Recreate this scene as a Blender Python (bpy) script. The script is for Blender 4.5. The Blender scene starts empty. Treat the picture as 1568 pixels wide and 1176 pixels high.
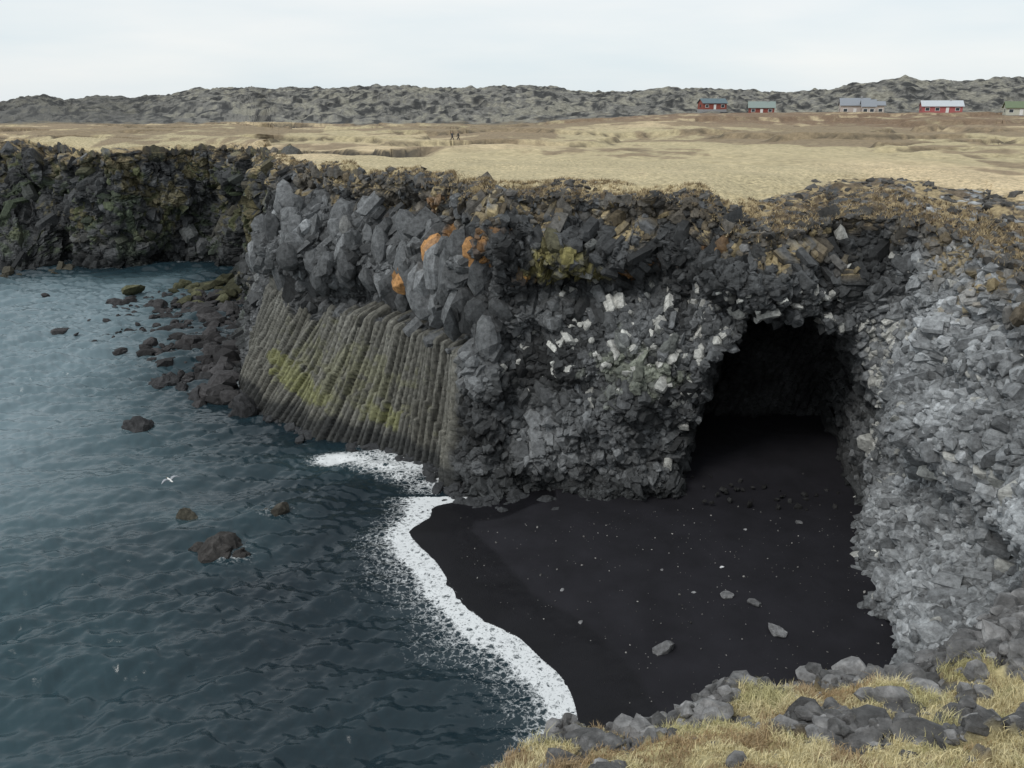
import bpy, bmesh, math, numpy as np, time
from mathutils import Vector
T0=time.time()
rng=np.random.default_rng(7)
TAB=rng.random((65536,4)).astype(np.float32)
f32=np.float32
H_CAM=26.0

def hidx(ix,iy,iz=0,seed=0):
    h=(ix*73856093)^(iy*19349663)^(iz*83492791)^(seed*2654435)
    h^=(h>>13); h=h*1274126177; h^=(h>>16)
    return h&65535
def ss(x):
    x=np.clip(x,0,1); return x*x*(3-2*x)
def vn2(x,y,seed=0):
    ix=np.floor(x).astype(np.int64); iy=np.floor(y).astype(np.int64)
    fx=ss(x-ix); fy=ss(y-iy)
    a=TAB[hidx(ix,iy,0,seed),0]; b=TAB[hidx(ix+1,iy,0,seed),0]
    c=TAB[hidx(ix,iy+1,0,seed),0]; d=TAB[hidx(ix+1,iy+1,0,seed),0]
    return (a*(1-fx)+b*fx)*(1-fy)+(c*(1-fx)+d*fx)*fy
def fbm(x,y,oct=4,seed=0):
    s=0; a=.5; t=0
    for i in range(oct):
        s=s+a*vn2(x*2**i+i*17.3,y*2**i-i*9.1,seed+i); t+=a; a*=.5
    return s/t
def vor(x,y,seed=0,jit=.9):
    sh=x.shape; x=x.ravel(); y=y.ravel()
    ix=np.floor(x).astype(np.int64); iy=np.floor(y).astype(np.int64)
    n=len(x); F1=np.full(n,9.); F2=np.full(n,9.); ID=np.zeros(n,np.int64); DX=np.zeros(n); DY=np.zeros(n)
    for dx in(-1,0,1):
        for dy in(-1,0,1):
            h=hidx(ix+dx,iy+dy,0,seed); r=TAB[h]
            ex=x-(ix+dx+.5+(r[:,0]-.5)*jit); ey=y-(iy+dy+.5+(r[:,1]-.5)*jit)
            d=ex*ex+ey*ey; m=d<F1
            F2=np.where(m,F1,np.minimum(F2,d)); F1=np.where(m,d,F1)
            ID=np.where(m,h,ID); DX=np.where(m,ex,DX); DY=np.where(m,ey,DY)
    ID2=(ID*40503+977)&65535
    return np.sqrt(F1).reshape(sh),np.sqrt(F2).reshape(sh),ID2.reshape(sh),DX.reshape(sh),DY.reshape(sh)

# ---------- mesh helper ----------
def make_mesh(name,V,faces,mat,col=None,attrs=None,smooth=False,parent=None):
    me=bpy.data.meshes.new(name)
    V=np.ascontiguousarray(V,dtype=f32)
    me.vertices.add(len(V)); me.vertices.foreach_set("co",V.ravel())
    tot=sum(len(f) for f in faces); idx=np.concatenate([f.ravel() for f in faces]).astype(np.int32)
    cnt=np.concatenate([np.full(len(f),f.shape[1],np.int32) for f in faces])
    st=np.concatenate([[0],np.cumsum(cnt)[:-1]]).astype(np.int32)
    me.loops.add(len(idx)); me.loops.foreach_set("vertex_index",idx)
    me.polygons.add(tot); me.polygons.foreach_set("loop_start",st)
    me.polygons.foreach_set("use_smooth",np.full(tot,smooth))
    me.update(calc_edges=True)
    if col is not None:
        a=me.attributes.new("Col","FLOAT_COLOR","POINT")
        c=np.ones((len(V),4),f32); c[:,:3]=np.clip(col,0,1); a.data.foreach_set("color",c.ravel())
    if attrs:
        for k,v in attrs.items():
            a=me.attributes.new(k,"FLOAT","POINT"); a.data.foreach_set("value",np.ascontiguousarray(v,dtype=f32).ravel())
    me.materials.append(mat)
    ob=bpy.data.objects.new(name,me); bpy.context.scene.collection.objects.link(ob)
    if parent: ob.parent=parent
    return ob
def grid_faces(R,C):
    i=np.arange(R*C).reshape(R,C)
    return np.stack([i[:-1,:-1],i[:-1,1:],i[1:,1:],i[1:,:-1]],-1).reshape(-1,4)
def ico(sub):
    bm=bmesh.new(); bmesh.ops.create_icosphere(bm,subdivisions=sub,radius=1)
    V=np.array([v.co[:] for v in bm.verts]); F=np.array([[v.index for v in f.verts] for f in bm.faces]); bm.free()
    return V,F
def rocks(pos,size,sub=1,seed=1,flat=(1,1,1),K=9):
    r=np.random.default_rng(seed); V,F=ico(sub); N=len(pos)
    n=r.normal(size=(N,K,3)); n/=np.linalg.norm(n,axis=2,keepdims=True)
    d=r.uniform(.5,.95,(N,K))
    dot=np.einsum('nkc,vc->nkv',n,V); rad=np.where(dot>.08,d[:,:,None]/np.maximum(dot,.08),9).min(1)
    rad=np.clip(rad,0,1.25)
    P=V[None]*rad[:,:,None]
    P=P*(r.uniform(.65,1.25,(N,1,3)))
    q=r.normal(size=(N,4)); q/=np.linalg.norm(q,axis=1,keepdims=True); w,x,y,z=q.T
    Rm=np.stack([1-2*(y*y+z*z),2*(x*y-z*w),2*(x*z+y*w),2*(x*y+z*w),1-2*(x*x+z*z),2*(y*z-x*w),2*(x*z-y*w),2*(y*z+x*w),1-2*(x*x+y*y)],-1).reshape(N,3,3)
    P=np.einsum('nij,nvj->nvi',Rm,P)*np.array(flat)
    P=P*np.asarray(size).reshape(N,1,1)+np.asarray(pos)[:,None,:]
    FF=(F[None]+(np.arange(N)*len(V))[:,None,None]).reshape(-1,3)
    return P.reshape(-1,3),FF,len(V)
def prisms(tip,dirv,rad,length,seed):
    """irregular hexagonal basalt column stubs with worn ends"""
    r=np.random.default_rng(seed); N=len(tip)
    d=dirv/np.linalg.norm(dirv,axis=1,keepdims=True)
    ref=r.normal(size=(N,3)); a=np.cross(d,ref); a/=np.linalg.norm(a,axis=1,keepdims=True); b=np.cross(d,a)
    th=np.arange(6)[None]*math.pi/3+r.normal(0,.2,(N,6)); rr=rad[:,None]*r.uniform(.76,1.15,(N,6))
    ca,sa=np.cos(th)*rr,np.sin(th)*rr
    asp=r.uniform(.75,1.2,(N,1)); ca=ca*asp; sa=sa/asp
    tx,ty=r.normal(0,.35,(N,1)),r.normal(0,.35,(N,1))
    lift=tx*ca+ty*sa
    R_=rad[:,None]
    def ring(k,off,l): return tip[:,None]+a[:,None]*(ca*k)[...,None]+b[:,None]*(sa*k)[...,None]+d[:,None]*(off[:,None]+l)[...,None]
    r0=ring(1.05,-length,0*lift); r1=ring(r.uniform(.9,1.05,(N,6)),-.30*rad,lift+r.normal(0,.12,(N,6))*R_); r2=ring(r.uniform(.55,.82,(N,6)),0*rad,lift*.7+r.normal(0,.05,(N,6))*R_)
    ce=(tip+d*(.03*R_))[:,None]
    V=np.concatenate([r0,r1,r2,ce],1)
    k=np.arange(6); k2=(k+1)%6
    q=np.concatenate([np.stack([k,k2,k2+6,k+6],1),np.stack([k+6,k2+6,k2+12,k+12],1)]); t=np.stack([k+12,k2+12,np.full(6,18)],1)
    o=(np.arange(N)*19)[:,None,None]
    return V.reshape(-1,3),(q[None]+o).reshape(-1,4),(t[None]+o).reshape(-1,3),19

# ---------- materials ----------
def newmat(name):
    m=bpy.data.materials.new(name); m.use_nodes=True; nt=m.node_tree
    return m,nt,nt.nodes,nt.links,nt.nodes["Principled BSDF"]
def noise_node(N,L,scale,detail=6,rough=.6,vec=None):
    n=N.new("ShaderNodeTexNoise"); n.inputs["Scale"].default_value=scale; n.inputs["Detail"].default_value=detail; n.inputs["Roughness"].default_value=rough
    if vec is not None: L.new(vec,n.inputs["Vector"])
    return n
def colmat(name,scale=3,lo=.6,hi=1.4,rough=.85,bump=.3,bdist=.05,bscale=9):
    m,nt,N,L,B=newmat(name)
    tc=N.new("ShaderNodeTexCoord"); v=tc.outputs["Object"]
    at=N.new("ShaderNodeAttribute"); at.attribute_name="Col"
    n=noise_node(N,L,scale,10,.7,v)
    mr=N.new("ShaderNodeMapRange"); mr.inputs[1].default_value=.3; mr.inputs[2].default_value=.7; mr.inputs[3].default_value=lo; mr.inputs[4].default_value=hi
    L.new(n.outputs["Fac"],mr.inputs[0])
    vm=N.new("ShaderNodeVectorMath"); vm.operation="SCALE"; L.new(at.outputs["Color"],vm.inputs[0]); L.new(mr.outputs[0],vm.inputs["Scale"])
    L.new(vm.outputs[0],B.inputs["Base Color"])
    B.inputs["Roughness"].default_value=rough; B.inputs["Specular IOR Level"].default_value=.3
    n2=noise_node(N,L,bscale,8,.7,v)
    b=N.new("ShaderNodeBump"); b.inputs["Strength"].default_value=bump; b.inputs["Distance"].default_value=bdist
    L.new(n2.outputs["Fac"],b.inputs["Height"]); L.new(b.outputs[0],B.inputs["Normal"])
    return m
def flatmat(name,c,rough=.8):
    m,nt,N,L,B=newmat(name)
    tc=N.new("ShaderNodeTexCoord"); n=noise_node(N,L,4,5,.6,tc.outputs["Object"])
    mx=N.new("ShaderNodeMix"); mx.data_type="RGBA"
    mx.inputs[6].default_value=(c[0]*.75,c[1]*.75,c[2]*.75,1); mx.inputs[7].default_value=(min(1,c[0]*1.2),min(1,c[1]*1.2),min(1,c[2]*1.2),1)
    L.new(n.outputs["Fac"],mx.inputs[0]); L.new(mx.outputs[2],B.inputs["Base Color"]); B.inputs["Roughness"].default_value=rough
    return m
M_rock=colmat("basalt_rock",3.0,.4,1.6,.85,.9,.11,5)
M_ground=colmat("dry_grass_ground",1.2,.6,1.35,.95,.6,.15,2.5)
M_fg=colmat("near_ground",9,.5,1.5,.92,.8,.04,25)

# ---------- sea cliff + plateau ----------
foot=[(-150,110),(-105,128),(-82.6,136.3),(-78.7,141),(-76.5,149),(-71,142),(-64,141),(-59,144),(-50,147),(-44,138),(-35,112),(-28,85),(-25.5,76.3),(-20.2,69),(-14,65.6),(-9,62.4),(-5.2,58.8),(-3.1,53.6),(.7,54),(5.1,52.4),(8,52.0),(10.9,51.9),(16,51.4),(22.6,51.0),(20.9,46.2),(19.1,39.6),(18.3,34.6),(18.3,28),(17.5,18)]
rim=[(-160,150,20),(-118,160,20),(-94,163,19.3),(-86,158,19.0),(-79,152,18.6),(-70,144,18.3),(-65,142,18.2),(-58,146,18.4),(-50,149,18.7),(-39,134,19),(-28.4,104,19.7),(-24.2,92,19.9),(-21.2,85.3,20.),(-16.9,79,20.1),(-11.1,73.4,20.2),(-6.3,67,20.2),(-3.9,62,20.1),(-2.2,59,20.1),(.8,59.0,20.0),(5,60,19.9),(8.5,58.3,19.6),(12,57,19.5),(15.3,54.2,18.4),(23.0,55.0,19.1),(25.4,49,18.8),(25.2,42.5,18.3),(25.0,36.5,17.9),(25,30,18.0),(25,18,18.6)]
K=len(foot)
ctl=np.array([[f[0],f[1],r[0],r[1],r[2]] for f,r in zip(foot,rim)],float)
ND=6000
tt=np.linspace(0,K-1-1e-6,ND); i=tt.astype(int); t=(tt-i)[:,None]
g=lambda j:ctl[np.clip(j,0,K-1)]
p0,p1,p2,p3=g(i-1),g(i),g(i+1),g(i+2)
D=.5*((2*p1)+(-p0+p2)*t+(2*p0-5*p1+4*p2-p3)*t*t+(-p0+3*p1-3*p2+p3)*t**3)
mid=(D[:,:2]+D[:,2:4])/2
seg=np.r_[0,np.linalg.norm(np.diff(mid,axis=0),axis=1)]
arcD=np.cumsum(seg)
q=mid[:,0]/mid[:,1]
w=seg/np.linalg.norm(mid,axis=1)*np.where((q<-.66)|(q>.68),.2,1)
W=np.cumsum(w); C=1500
u=np.interp(np.linspace(0,W[-1],C),W,tt)
cols=np.stack([np.interp(u,tt,D[:,k]) for k in range(5)],1)
arc=np.interp(u,tt,arcD)
S_at=lambda k: np.interp(k,tt,arcD)
tang=np.gradient((cols[:,:2]+cols[:,2:4])/2,axis=0)/np.gradient(arc)[:,None]
nrm=np.stack([tang[:,1],-tang[:,0]],1)
ker=np.exp(-np.linspace(-2,2,61)**2); ker/=ker.sum()
nrm=np.stack([np.convolve(np.pad(nrm[:,k],30,mode='edge'),ker,'valid') for k in range(2)],1)
nrm/=np.linalg.norm(nrm,axis=1,keepdims=True)
rn_=(fbm(arc/4.0,arc*0+2,3,600)-.5)*3.4+(fbm(arc/1.1,arc*0+5,2,601)-.5)*1.2
rn_=rn_*ss((u-10)/1.5)
cols[:,2]+=nrm[:,0]*rn_; cols[:,3]+=nrm[:,1]*rn_
cols[:,4]+=((fbm(arc/3.0,arc*0+9,3,602)-.5)*1.2)*ss((u-10)/1.5)

NR1=560
v=np.linspace(-.08,1,NR1)[:,None]
U=u[None,:]; S=arc[None,:]+0*v
Z=v*cols[None,:,4]
band=lambda a,b,e: ss((U-(a-e))/(2*e))*(1-ss((U-(b-e))/(2*e)))
mcolU=band(11.6,16.7,.35)
h=v+0*U
led=(vn2(S/6,S*0+1,31)-.5)*.08
# column wall: flaring straight foot, deep undercut above it, hanging bulge of blocks
offc=-1.9*ss((v-.45)/.05)*(1-ss((v-.53)/.08))+1.7*np.exp(-((v-.69)/.10)**2)-1.0*np.exp(-((v-.9)/.06)**2)
off=mcolU*offc
mr_=band(16.9,22,.4)
off=off+mr_*(1.5*np.exp(-((v-.83+led)/.06)**2)-1.8*np.exp(-((v-.715+led)/.05)**2)+1.2*np.exp(-((v-.38)/.2)**2)-.7*np.exp(-((v-.03)/.1)**2))
off=off+band(18.3,20.6,.7)*1.9*np.exp(-((v-.33)/.2)**2)-band(20.6,21.6,.4)*1.2*np.exp(-((v-.3)/.2)**2)-band(17.6,18.4,.3)*1.0*np.exp(-((v-.4)/.25)**2)
off=off+band(24.2,27.5,.7)*(1.3*np.exp(-((v-.62+led)/.12)**2)-1.5*np.exp(-((v-.33)/.08)**2)+.6*np.exp(-((v-.15)/.08)**2)-1.2*np.exp(-((v-.84)/.05)**2))
off=off+band(21.2,23.2,.4)*1.3*ss((v-.60)/.06)*(1-ss((v-.85)/.1))
bigA=(fbm(S/6,Z/5,3,3)-.5)*4.4; bigB=(fbm(S/2.4,Z/2.0,2,8)-.5)*2.4
inband=mcolU*(1-ss((Z-9.2)/.8))
bigB=bigB*(1-inband); bigA=bigA*(1-inband)+inband*(fbm(S/7,S*0,2,4)-.5)*2.2
big=(bigA+bigB)*(1-.7*band(22,24,.6))
farv=1-ss((U-9.5)/1.2)
big=big+farv*(fbm(S/9,Z/30,3,23)-.5)*7
off=(off+big)*ss((1.0-v)/.10)-.25
X=cols[None,:,0]+(cols[None,:,2]-cols[None,:,0])*h+nrm[None,:,0]*off
Y=cols[None,:,1]+(cols[None,:,3]-cols[None,:,1])*h+nrm[None,:,1]*off
# cave
s13,s15=S_at(21),S_at(23)
c=(S-s13)/(s15-s13)
zz=[-3,0,2.5,6,9,10.5,12.0,13.2]
cL=np.interp(Z,zz,[-.08,-.06,.02,.08,.15,.20,.27,.34]); cR=np.interp(Z,zz,[1.06,1.06,1.06,1.08,1.07,1.0,.90,.78])
_,_,IDc,_,_=vor(S/.9,Z/.9,555)
m=np.minimum(np.minimum((c-cL)*10,(cR-c)*10),(13.5-Z)*1.0)+(fbm(S/1.6,Z/1.6,3,77)-.5)*1.6+(TAB[IDc][...,0]-.5)*1.0
push=14*ss(m/.8)
push=push+ (push>8)*(fbm(S/1.5,Z/5,3,5)-.5)*2
X=X+push*.22; Y=Y+push
incave=ss(m/.5)
# plateau rows
rowsA=3*(np.exp(np.linspace(0,1,380)*math.log(1+300/3))-1)
rowsB=np.linspace(300,640,150)[1:]; rowsC=np.geomspace(640,2500,18)[1:]
s=np.r_[rowsA[1:],rowsB,rowsC][:,None]
dr=cols[:,2:4]/np.linalg.norm(cols[:,2:4],axis=1,keepdims=True)
Xp=cols[None,:,2]+dr[None,:,0]*s; Yp=cols[None,:,3]+dr[None,:,1]*s
HQ=[-.861,-.570,-.526,-.497,-.461,-.425,-.316,-.206,-.097,-.025,.041,.07,.142,.2,.302,.353,.433,.506,.570,.811]
HZ=[27,25.3,30,26.4,28.9,27.1,33.5,33.2,33.5,33.9,34.3,31.7,31,33.5,31.7,32.5,38.6,36.8,38.2,36]
def segd(x,y,pts):
    best=np.full(x.shape,1e9)
    for a,b in zip(pts[:-1],pts[1:]):
        dx,dy=b[0]-a[0],b[1]-a[1]; t=np.clip(((x-a[0])*dx+(y-a[1])*dy)/(dx*dx+dy*dy),0,1)
        best=np.minimum(best,np.hypot(x-a[0]-t*dx,y-a[1]-t*dy))
    return best
TR=[(-44,132),(-34,122),(-27,116),(-17,108),(-10,106)]
TR2=[(-150,305),(-110,300),(-95,310),(-75,300)]
def scarp(x,y): return fbm(x/30+3,y/22,4,47)
def ground_z(x,y):
    r=np.sqrt(x*x+y*y); qq=x/np.maximum(y,1)
    z=20.4-1.0*ss((r-80)/80)+(-1.2+3.6*ss((qq+.05)/.3))*ss((r-170)/180)
    z=z+(fbm(x/30,y/30,3,41)-.5)*2.4*ss((r-70)/80)+(fbm(x/6,y/6,3,42)-.5)*.8
    sn=scarp(x,y)
    z=z+1.0*ss((sn-.52)/.03)*ss((r-100)/40)*(1-ss((y-310)/40))
    td=segd(x,y,TR)+(fbm(x/4,y/4,2,43)-.5)*3; z=z-3.2*ss((6.5-td)/1.5)*ss((-8-x)/8)
    z=z-3*ss((8-segd(x,y,TR2))/3)
    hz=np.interp(qq,HQ,HZ)-1.0
    f=ss((y-345)/170)
    rid=1-np.abs(2*fbm(x/16,y/16,3,51)-1)*2
    hum=(fbm(x/26,y/26,3,50)-.5)*6+rid*1.6+(fbm(x/6,y/6,3,52)-.5)*5.5
    z=z+(hz-z)*f+hum*ss((y-330)/60)*.85
    z=z-ss((y-640)/600)*20
    # level pad where the hikers' path crosses
    k=np.exp(-((x+10.2)/7)**2-((y-158)/9)**2); z=z*(1-k)+19.35*k
    return z
gz=ground_z(Xp,Yp)
rgt=ss((U-21.2)/1.8)
bl=ss(s/(14+12*rgt))
Zp=cols[None,:,4]*(1-bl)+gz*bl+ss(s/3)*(1-bl)*.3
Sall=np.vstack([S,arc[None,:]+0*s]); Hall=np.vstack([Z,cols[None,:,4]+s+0*Xp])
P=np.stack([np.vstack([X,Xp]),np.vstack([Y,Yp]),np.vstack([Z,Zp])],-1)
R=P.shape[0]
dc=np.gradient(P,axis=1); drr=np.gradient(P,axis=0)
NN=np.cross(dc,drr); NN/=np.maximum(np.linalg.norm(NN,axis=2,keepdims=True),1e-9)
Uall=np.broadcast_to(u[None,:],(R,C))
srow=np.r_[np.zeros(NR1),s[:,0]][:,None]+0*Sall
vrow=np.r_[v[:,0],np.ones(len(s))][:,None]+0*Sall
nreg=NR1+230
a_=slice(0,nreg)
Sg,Hg,Ug,vg,sg=Sall[a_],Hall[a_],Uall[a_],vrow[a_],srow[a_]
rg_=ss((Ug-21.2)/1.8)
wx=(fbm(Sg/1.7,Hg/1.7,2,60)-.5)*.6; wy=(fbm(Sg/1.7,Hg/1.7,2,61)-.5)*.6
def blocks(sx,sy,amp,tilt,crack,seed,rot=0.0):
    a=Sg*math.cos(rot)+Hg*math.sin(rot); b=-Sg*math.sin(rot)+Hg*math.cos(rot)
    F1,F2,ID,dx,dy=vor((a+wx)/sx,(b+wy)/sy,seed)
    r=TAB[ID]
    d=amp*(r[...,2]-.5)*2+tilt*(dx*sx*(r[...,0]-.5)+dy*sy*(r[...,1]-.5))*2
    d=d-crack*(1-ss((F2-F1)/.14))
    return d,r[...,3],(F2-F1)
dA,rA,eA=blocks(1.7,2.6,.38,.45,.25,100,.12)
dB,rB,eB=blocks(.8,.8,.13,.55,.12,101,-.3)
dC,rC,eC=blocks(.36,.32,.06,.6,.06,102,.5)
farw=1-ss((Ug-10)/1)
dF,rF,eF=blocks(3.0,7.,.8,.3,.5,103,.05)
bandg=lambda a,b,e: ss((Ug-(a-e))/(2*e))*(1-ss((Ug-(b-e))/(2*e)))
up=ss((vg-.5)/.08)
wBig=np.clip(bandg(11,17.2,.5)*up+.35*bandg(17,40,.5)*(.5+fbm(Sg/4,Hg/4,2,71))+.5*bandg(17,24,.4)*ss((vg-.66)/.05),0,1)
wBig=np.maximum(wBig,.7*farw)
wB=np.clip(.55+.9*fbm(Sg/3,Hg/3,2,72),0,1.2)
disp=dA*wBig+dB*wB+dC*(.6+.6*fbm(Sg/2,Hg/2,2,73))+dF*farw
# basalt columns
mcu=bandg(11.8,16.6,.12)
lean_k=1-ss((Sg-S_at(12))/(S_at(16.3)-S_at(12)))
scw=(Sg+(6.0*lean_k+.6)*(1-np.clip(Hg,-2,12)/10)+(fbm(Sg/9,Hg/22,1,81)-.5)*.5)/.55
ci=np.floor(scw).astype(np.int64); fr=scw-ci
jt=TAB[hidx(ci,0*ci,0,9)]
ztop=9.2+(jt[...,3]-.5)*1.8+(vn2(Sg/3,Sg*0,5)-.5)*1.4
mc=mcu*(Hg<ztop)
pk=.35+.3*jt[...,1]
prof=np.minimum(np.minimum(fr/pk,(1-fr)/(1-pk))*1.6,1)*.30
segi=np.floor(Hg/(2.5+4*jt[...,1])+jt[...,2]*5).astype(np.int64)
js=TAB[hidx(ci,segi,3,9)]
grp=TAB[hidx(np.floor(scw/5).astype(np.int64),0*ci,0,29),0]
longc=(1-ss((Hg-1.5-jt[...,3]*2.5-1.5*grp)/.15))
dcol=prof+(jt[...,0]-.5)*.36+(js[...,0]-.5)*.12+(grp-.5)*.6+longc*.3+dC*.25
disp=disp*(1-mc)+dcol*mc
cave_g=np.vstack([incave,np.zeros((R-NR1,C))])[a_]
sc2=(Sg-.5*Hg)/.7; fr2=np.abs(2*(sc2-np.floor(sc2))-1)
disp=disp*(1-.5*cave_g)+cave_g*(np.minimum(1,2*(1-fr2))*.4)
rwn=(fbm(Sg/2.5,Sg*0+3,2,33)-.35)
rw=1.6+3.4*rg_+rwn*3.0
fade=np.where(vg<1,1-.45*ss((vg-.86)/.14),.55*(1-ss((sg-rw*.25)/np.maximum(rw,.8))))
fade=np.where(sg>20,0,fade)
P[a_]+=NN[a_]*(disp*fade)[...,None]
hw=4+18*rg_
rimb=(vg>=1)*(1-ss((sg-4-4*rg_)/hw))
P[a_][...,2]+=rimb*((fbm(Sg/.9,sg/.9,3,35)-.5)*.7+(fbm(Sg/3,sg/3,2,36)-.5)*1.3*ss(sg/2))
# ---- colours
def blob(x,z,cx,cz,rx,rz): return np.exp(-((x-cx)/rx)**2-((z-cz)/rz)**2)
PX,PY,PZ=P[...,0],P[...,1],P[...,2]
px,py,pz=PX[a_],PY[a_],PZ[a_]
dc=np.gradient(P[a_],axis=1); drr=np.gradient(P[a_],axis=0); N2=np.cross(dc,drr); N2/=np.maximum(np.linalg.norm(N2,axis=2,keepdims=True),1e-9)
upn=np.clip(N2[...,2],0,1)
n1=fbm(Sg/2.2,Hg/2.2,4,90); n2=fbm(Sg/.6,Hg/.6,3,91); n3=fbm(Sg/5,Hg/4,3,92)
gr=.078+.03*rB+.03*rA*wBig+.04*(rC-.4)+.15*(n1-.5)+.18*(n3-.5)
right=ss((Ug-22.8)/1.2)
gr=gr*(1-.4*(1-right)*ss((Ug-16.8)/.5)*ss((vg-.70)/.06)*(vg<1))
gr=gr*(1+.9*right)+.075*right
gr=gr*(1-.45*farw)
gr=np.clip(gr,.02,.4)
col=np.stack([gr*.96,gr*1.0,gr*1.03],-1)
def mixc(col,c,m): m=np.clip(m,0,1)[...,None]; return col*(1-m)+np.array(c)*m
col=mixc(col,(.165,.16,.135),mc*.75)
col=col*(1-.6*mc*(1-ss((prof-.03)/.12)))[...,None]*(1-.45*mc*(jt[...,2]-.5))[...,None]
near=(Ug>10.8)&(Ug<23)
def lichen(c,blobs,thr,strength):
    global col
    b=0
    for (cx,cz,rx,rz) in blobs: b=b+blob(px,pz,cx,cz,rx,rz)
    m_=ss((np.clip(b,0,1.2)*.6+n2*.75+n1*.35+rB*.15-thr)/.25)*near*strength*(b>.05)
    col=mixc(col,c,m_)
lichen((.23,.235,.08),[(-19,3.8,2.4,1.4),(-16.5,2.8,2,1.2),(-10,2.6,2.6,1.5),(-21,4,1.5,1.2)],1.05,.6)
lichen((.19,.19,.115),[(-13,5,7,3.5)],.95,.55)
lichen((.25,.22,.075),[(2,15,2.6,1.2),(5.5,14.8,2.6,.9),(3.5,16.6,2.8,.7)],.98,.75)
lichen((.34,.17,.055),[(-6.3,15,1.2,1.3),(-2.2,16.2,1.0,1.6),(-6.3,18.6,1,1),(7.3,14.9,2,.8),(1,14.5,1.6,.8),(-4.5,17,1,1),(10,15.7,1.5,.6),(-10,17,1,.8),(-1,18,1.4,.6),(-8.5,13,.8,.8),(13,17,1,.5)],1.06,.85)
lichen((.26,.28,.22),[(8.5,9.5,4.5,2.2)],.98,.6)
col=mixc(col,(.17,.14,.05),farw*ss((n3*.7+n2*.4-.60)/.08)*.5*ss((pz-3)/4))
col=mixc(col,(.06,.085,.035),farw*ss((n1*.7+n2*.4-.60)/.08)*.5)
wet=(1-ss((pz-.3-n1*1.6)/.9))
col=mixc(col,(.028,.03,.031),wet*.85*(1-.7*right))
tan=np.array((.55,.44,.275)); brown=np.array((.17,.125,.08))
rimh=ss((vg-.87+.16*(n1-.5)*2)/.06)*(.45+.55*ss((upn-.2)/.3))
col=mixc(col,(.14,.11,.07),rimh*ss((n2-.36)/.1)*.9)
col=mixc(col,(.33,.265,.15),rimh*ss((upn-.35)/.3)*ss((n1*.4+n2*.6-.48)/.06)*.8)
gsoil=ss((sg-.2)/.8+ (n2-.5))*(vg>=1)
col=mixc(col,(.13,.10,.068),gsoil*ss((n2-.3)/.1)*.9)
col=mixc(col,(.38,.30,.17),gsoil*ss((n1*.5+n2*.5-.50)/.06)*.8)
wgr=1.8+13*rg_+(n3-.4)*10+(n1-.5)*6
gg=ss((sg-wgr)/1.2)
PXp,PYp=PX[NR1:],PY[NR1:]; rr=np.sqrt(PXp**2+PYp**2); qq=PXp/PYp
f1=fbm(PXp/16,PYp/28,4,110); f2=fbm(PXp/3.5,PYp/5,4,111); f3=fbm(PXp/60,PYp/60,3,112)
bm_=ss((f1*.55+f2*.45+ .17*ss((rr-100)/110)-.05*(rr<100)-.55)/.09)
gcol=np.ones(PXp.shape+(3,))*tan
gcol=gcol*(.72+.56*f2[...,None])
gcol=mixc(gcol,(.36,.33,.19),ss((f3-.42)/.15)*.45)
gcol=mixc(gcol,brown*1.2,bm_*.8)
sn=scarp(PXp,PYp)
gcol=mixc(gcol,(.085,.07,.05),(1-ss(np.abs(sn-.53)/.022))*ss((f2-.35)/.15)*.85*ss((rr-95)/40))
gcol=mixc(gcol,(.19,.125,.08),ss((rr-215)/60)*ss((qq+.05)/.2)*.85*ss((f2-.3)/.2))
gcol=mixc(gcol,(.15,.125,.085),ss((PYp-300)/50)*.75)
tdc=segd(PXp,PYp,TR)+(fbm(PXp/4,PYp/4,2,43)-.5)*3
gcol=mixc(gcol,(.05,.048,.045),ss((6.9-tdc)/.8)*.95*ss((-8-PXp)/6))
gcol=mixc(gcol,(.05,.048,.045),ss((8.5-segd(PXp,PYp,TR2))/2)*.9)
hl=ss((PYp-330)/30+ (f2-.5)*1.5)
f4=fbm(PXp/3.0,PYp/6,4,114)
hc=np.ones(PXp.shape+(3,))*np.array((.165,.16,.145))
hc=hc*(.4+1.2*f4[...,None])
hc=mixc(hc,(.28,.265,.21),ss((f1*.35+f4*.65-.54)/.05)*.6)
hc=mixc(hc,(.035,.036,.037),ss((.46-f4)/.06)*.85)
hc=mixc(hc,(.06,.06,.058),(1-ss((qq+.45)/.12))*.5)
gcol=gcol*(1-hl[...,None])+hc*hl[...,None]
colA=np.zeros((R,C,3)); colA[a_]=col
gfull=np.ones((R,C)); gfull[a_]=gg
colA[NR1:]=colA[NR1:]*(1-gfull[NR1:,:,None])+gcol*gfull[NR1:,:,None]
colA[:NR1]=colA[:NR1]*(1-.6*ss((push-1.5)/4)[...,None])  # cave shade painted in: rock colour darker with depth
print("cliff arrays",time.time()-T0)
ks=NR1+200
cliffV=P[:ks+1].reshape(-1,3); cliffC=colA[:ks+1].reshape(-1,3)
Vs=[cliffV]; Cs=[cliffC]; Fs=[grid_faces(ks+1,C)]; n0=len(cliffV)
rg=np.random.default_rng(5)
GB=[(4.5,12.5,2,1.4),(8,12,3,1.3),(11.5,12.5,3,1.6),(12.0,9,1.8,3.2),(16,14.4,3,.9),(9,8.8,3.5,1.6),(6,10.5,2,1),(12.2,5,1.2,2.4),(14,14,2,1),(2,9,1.5,2)]
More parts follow.
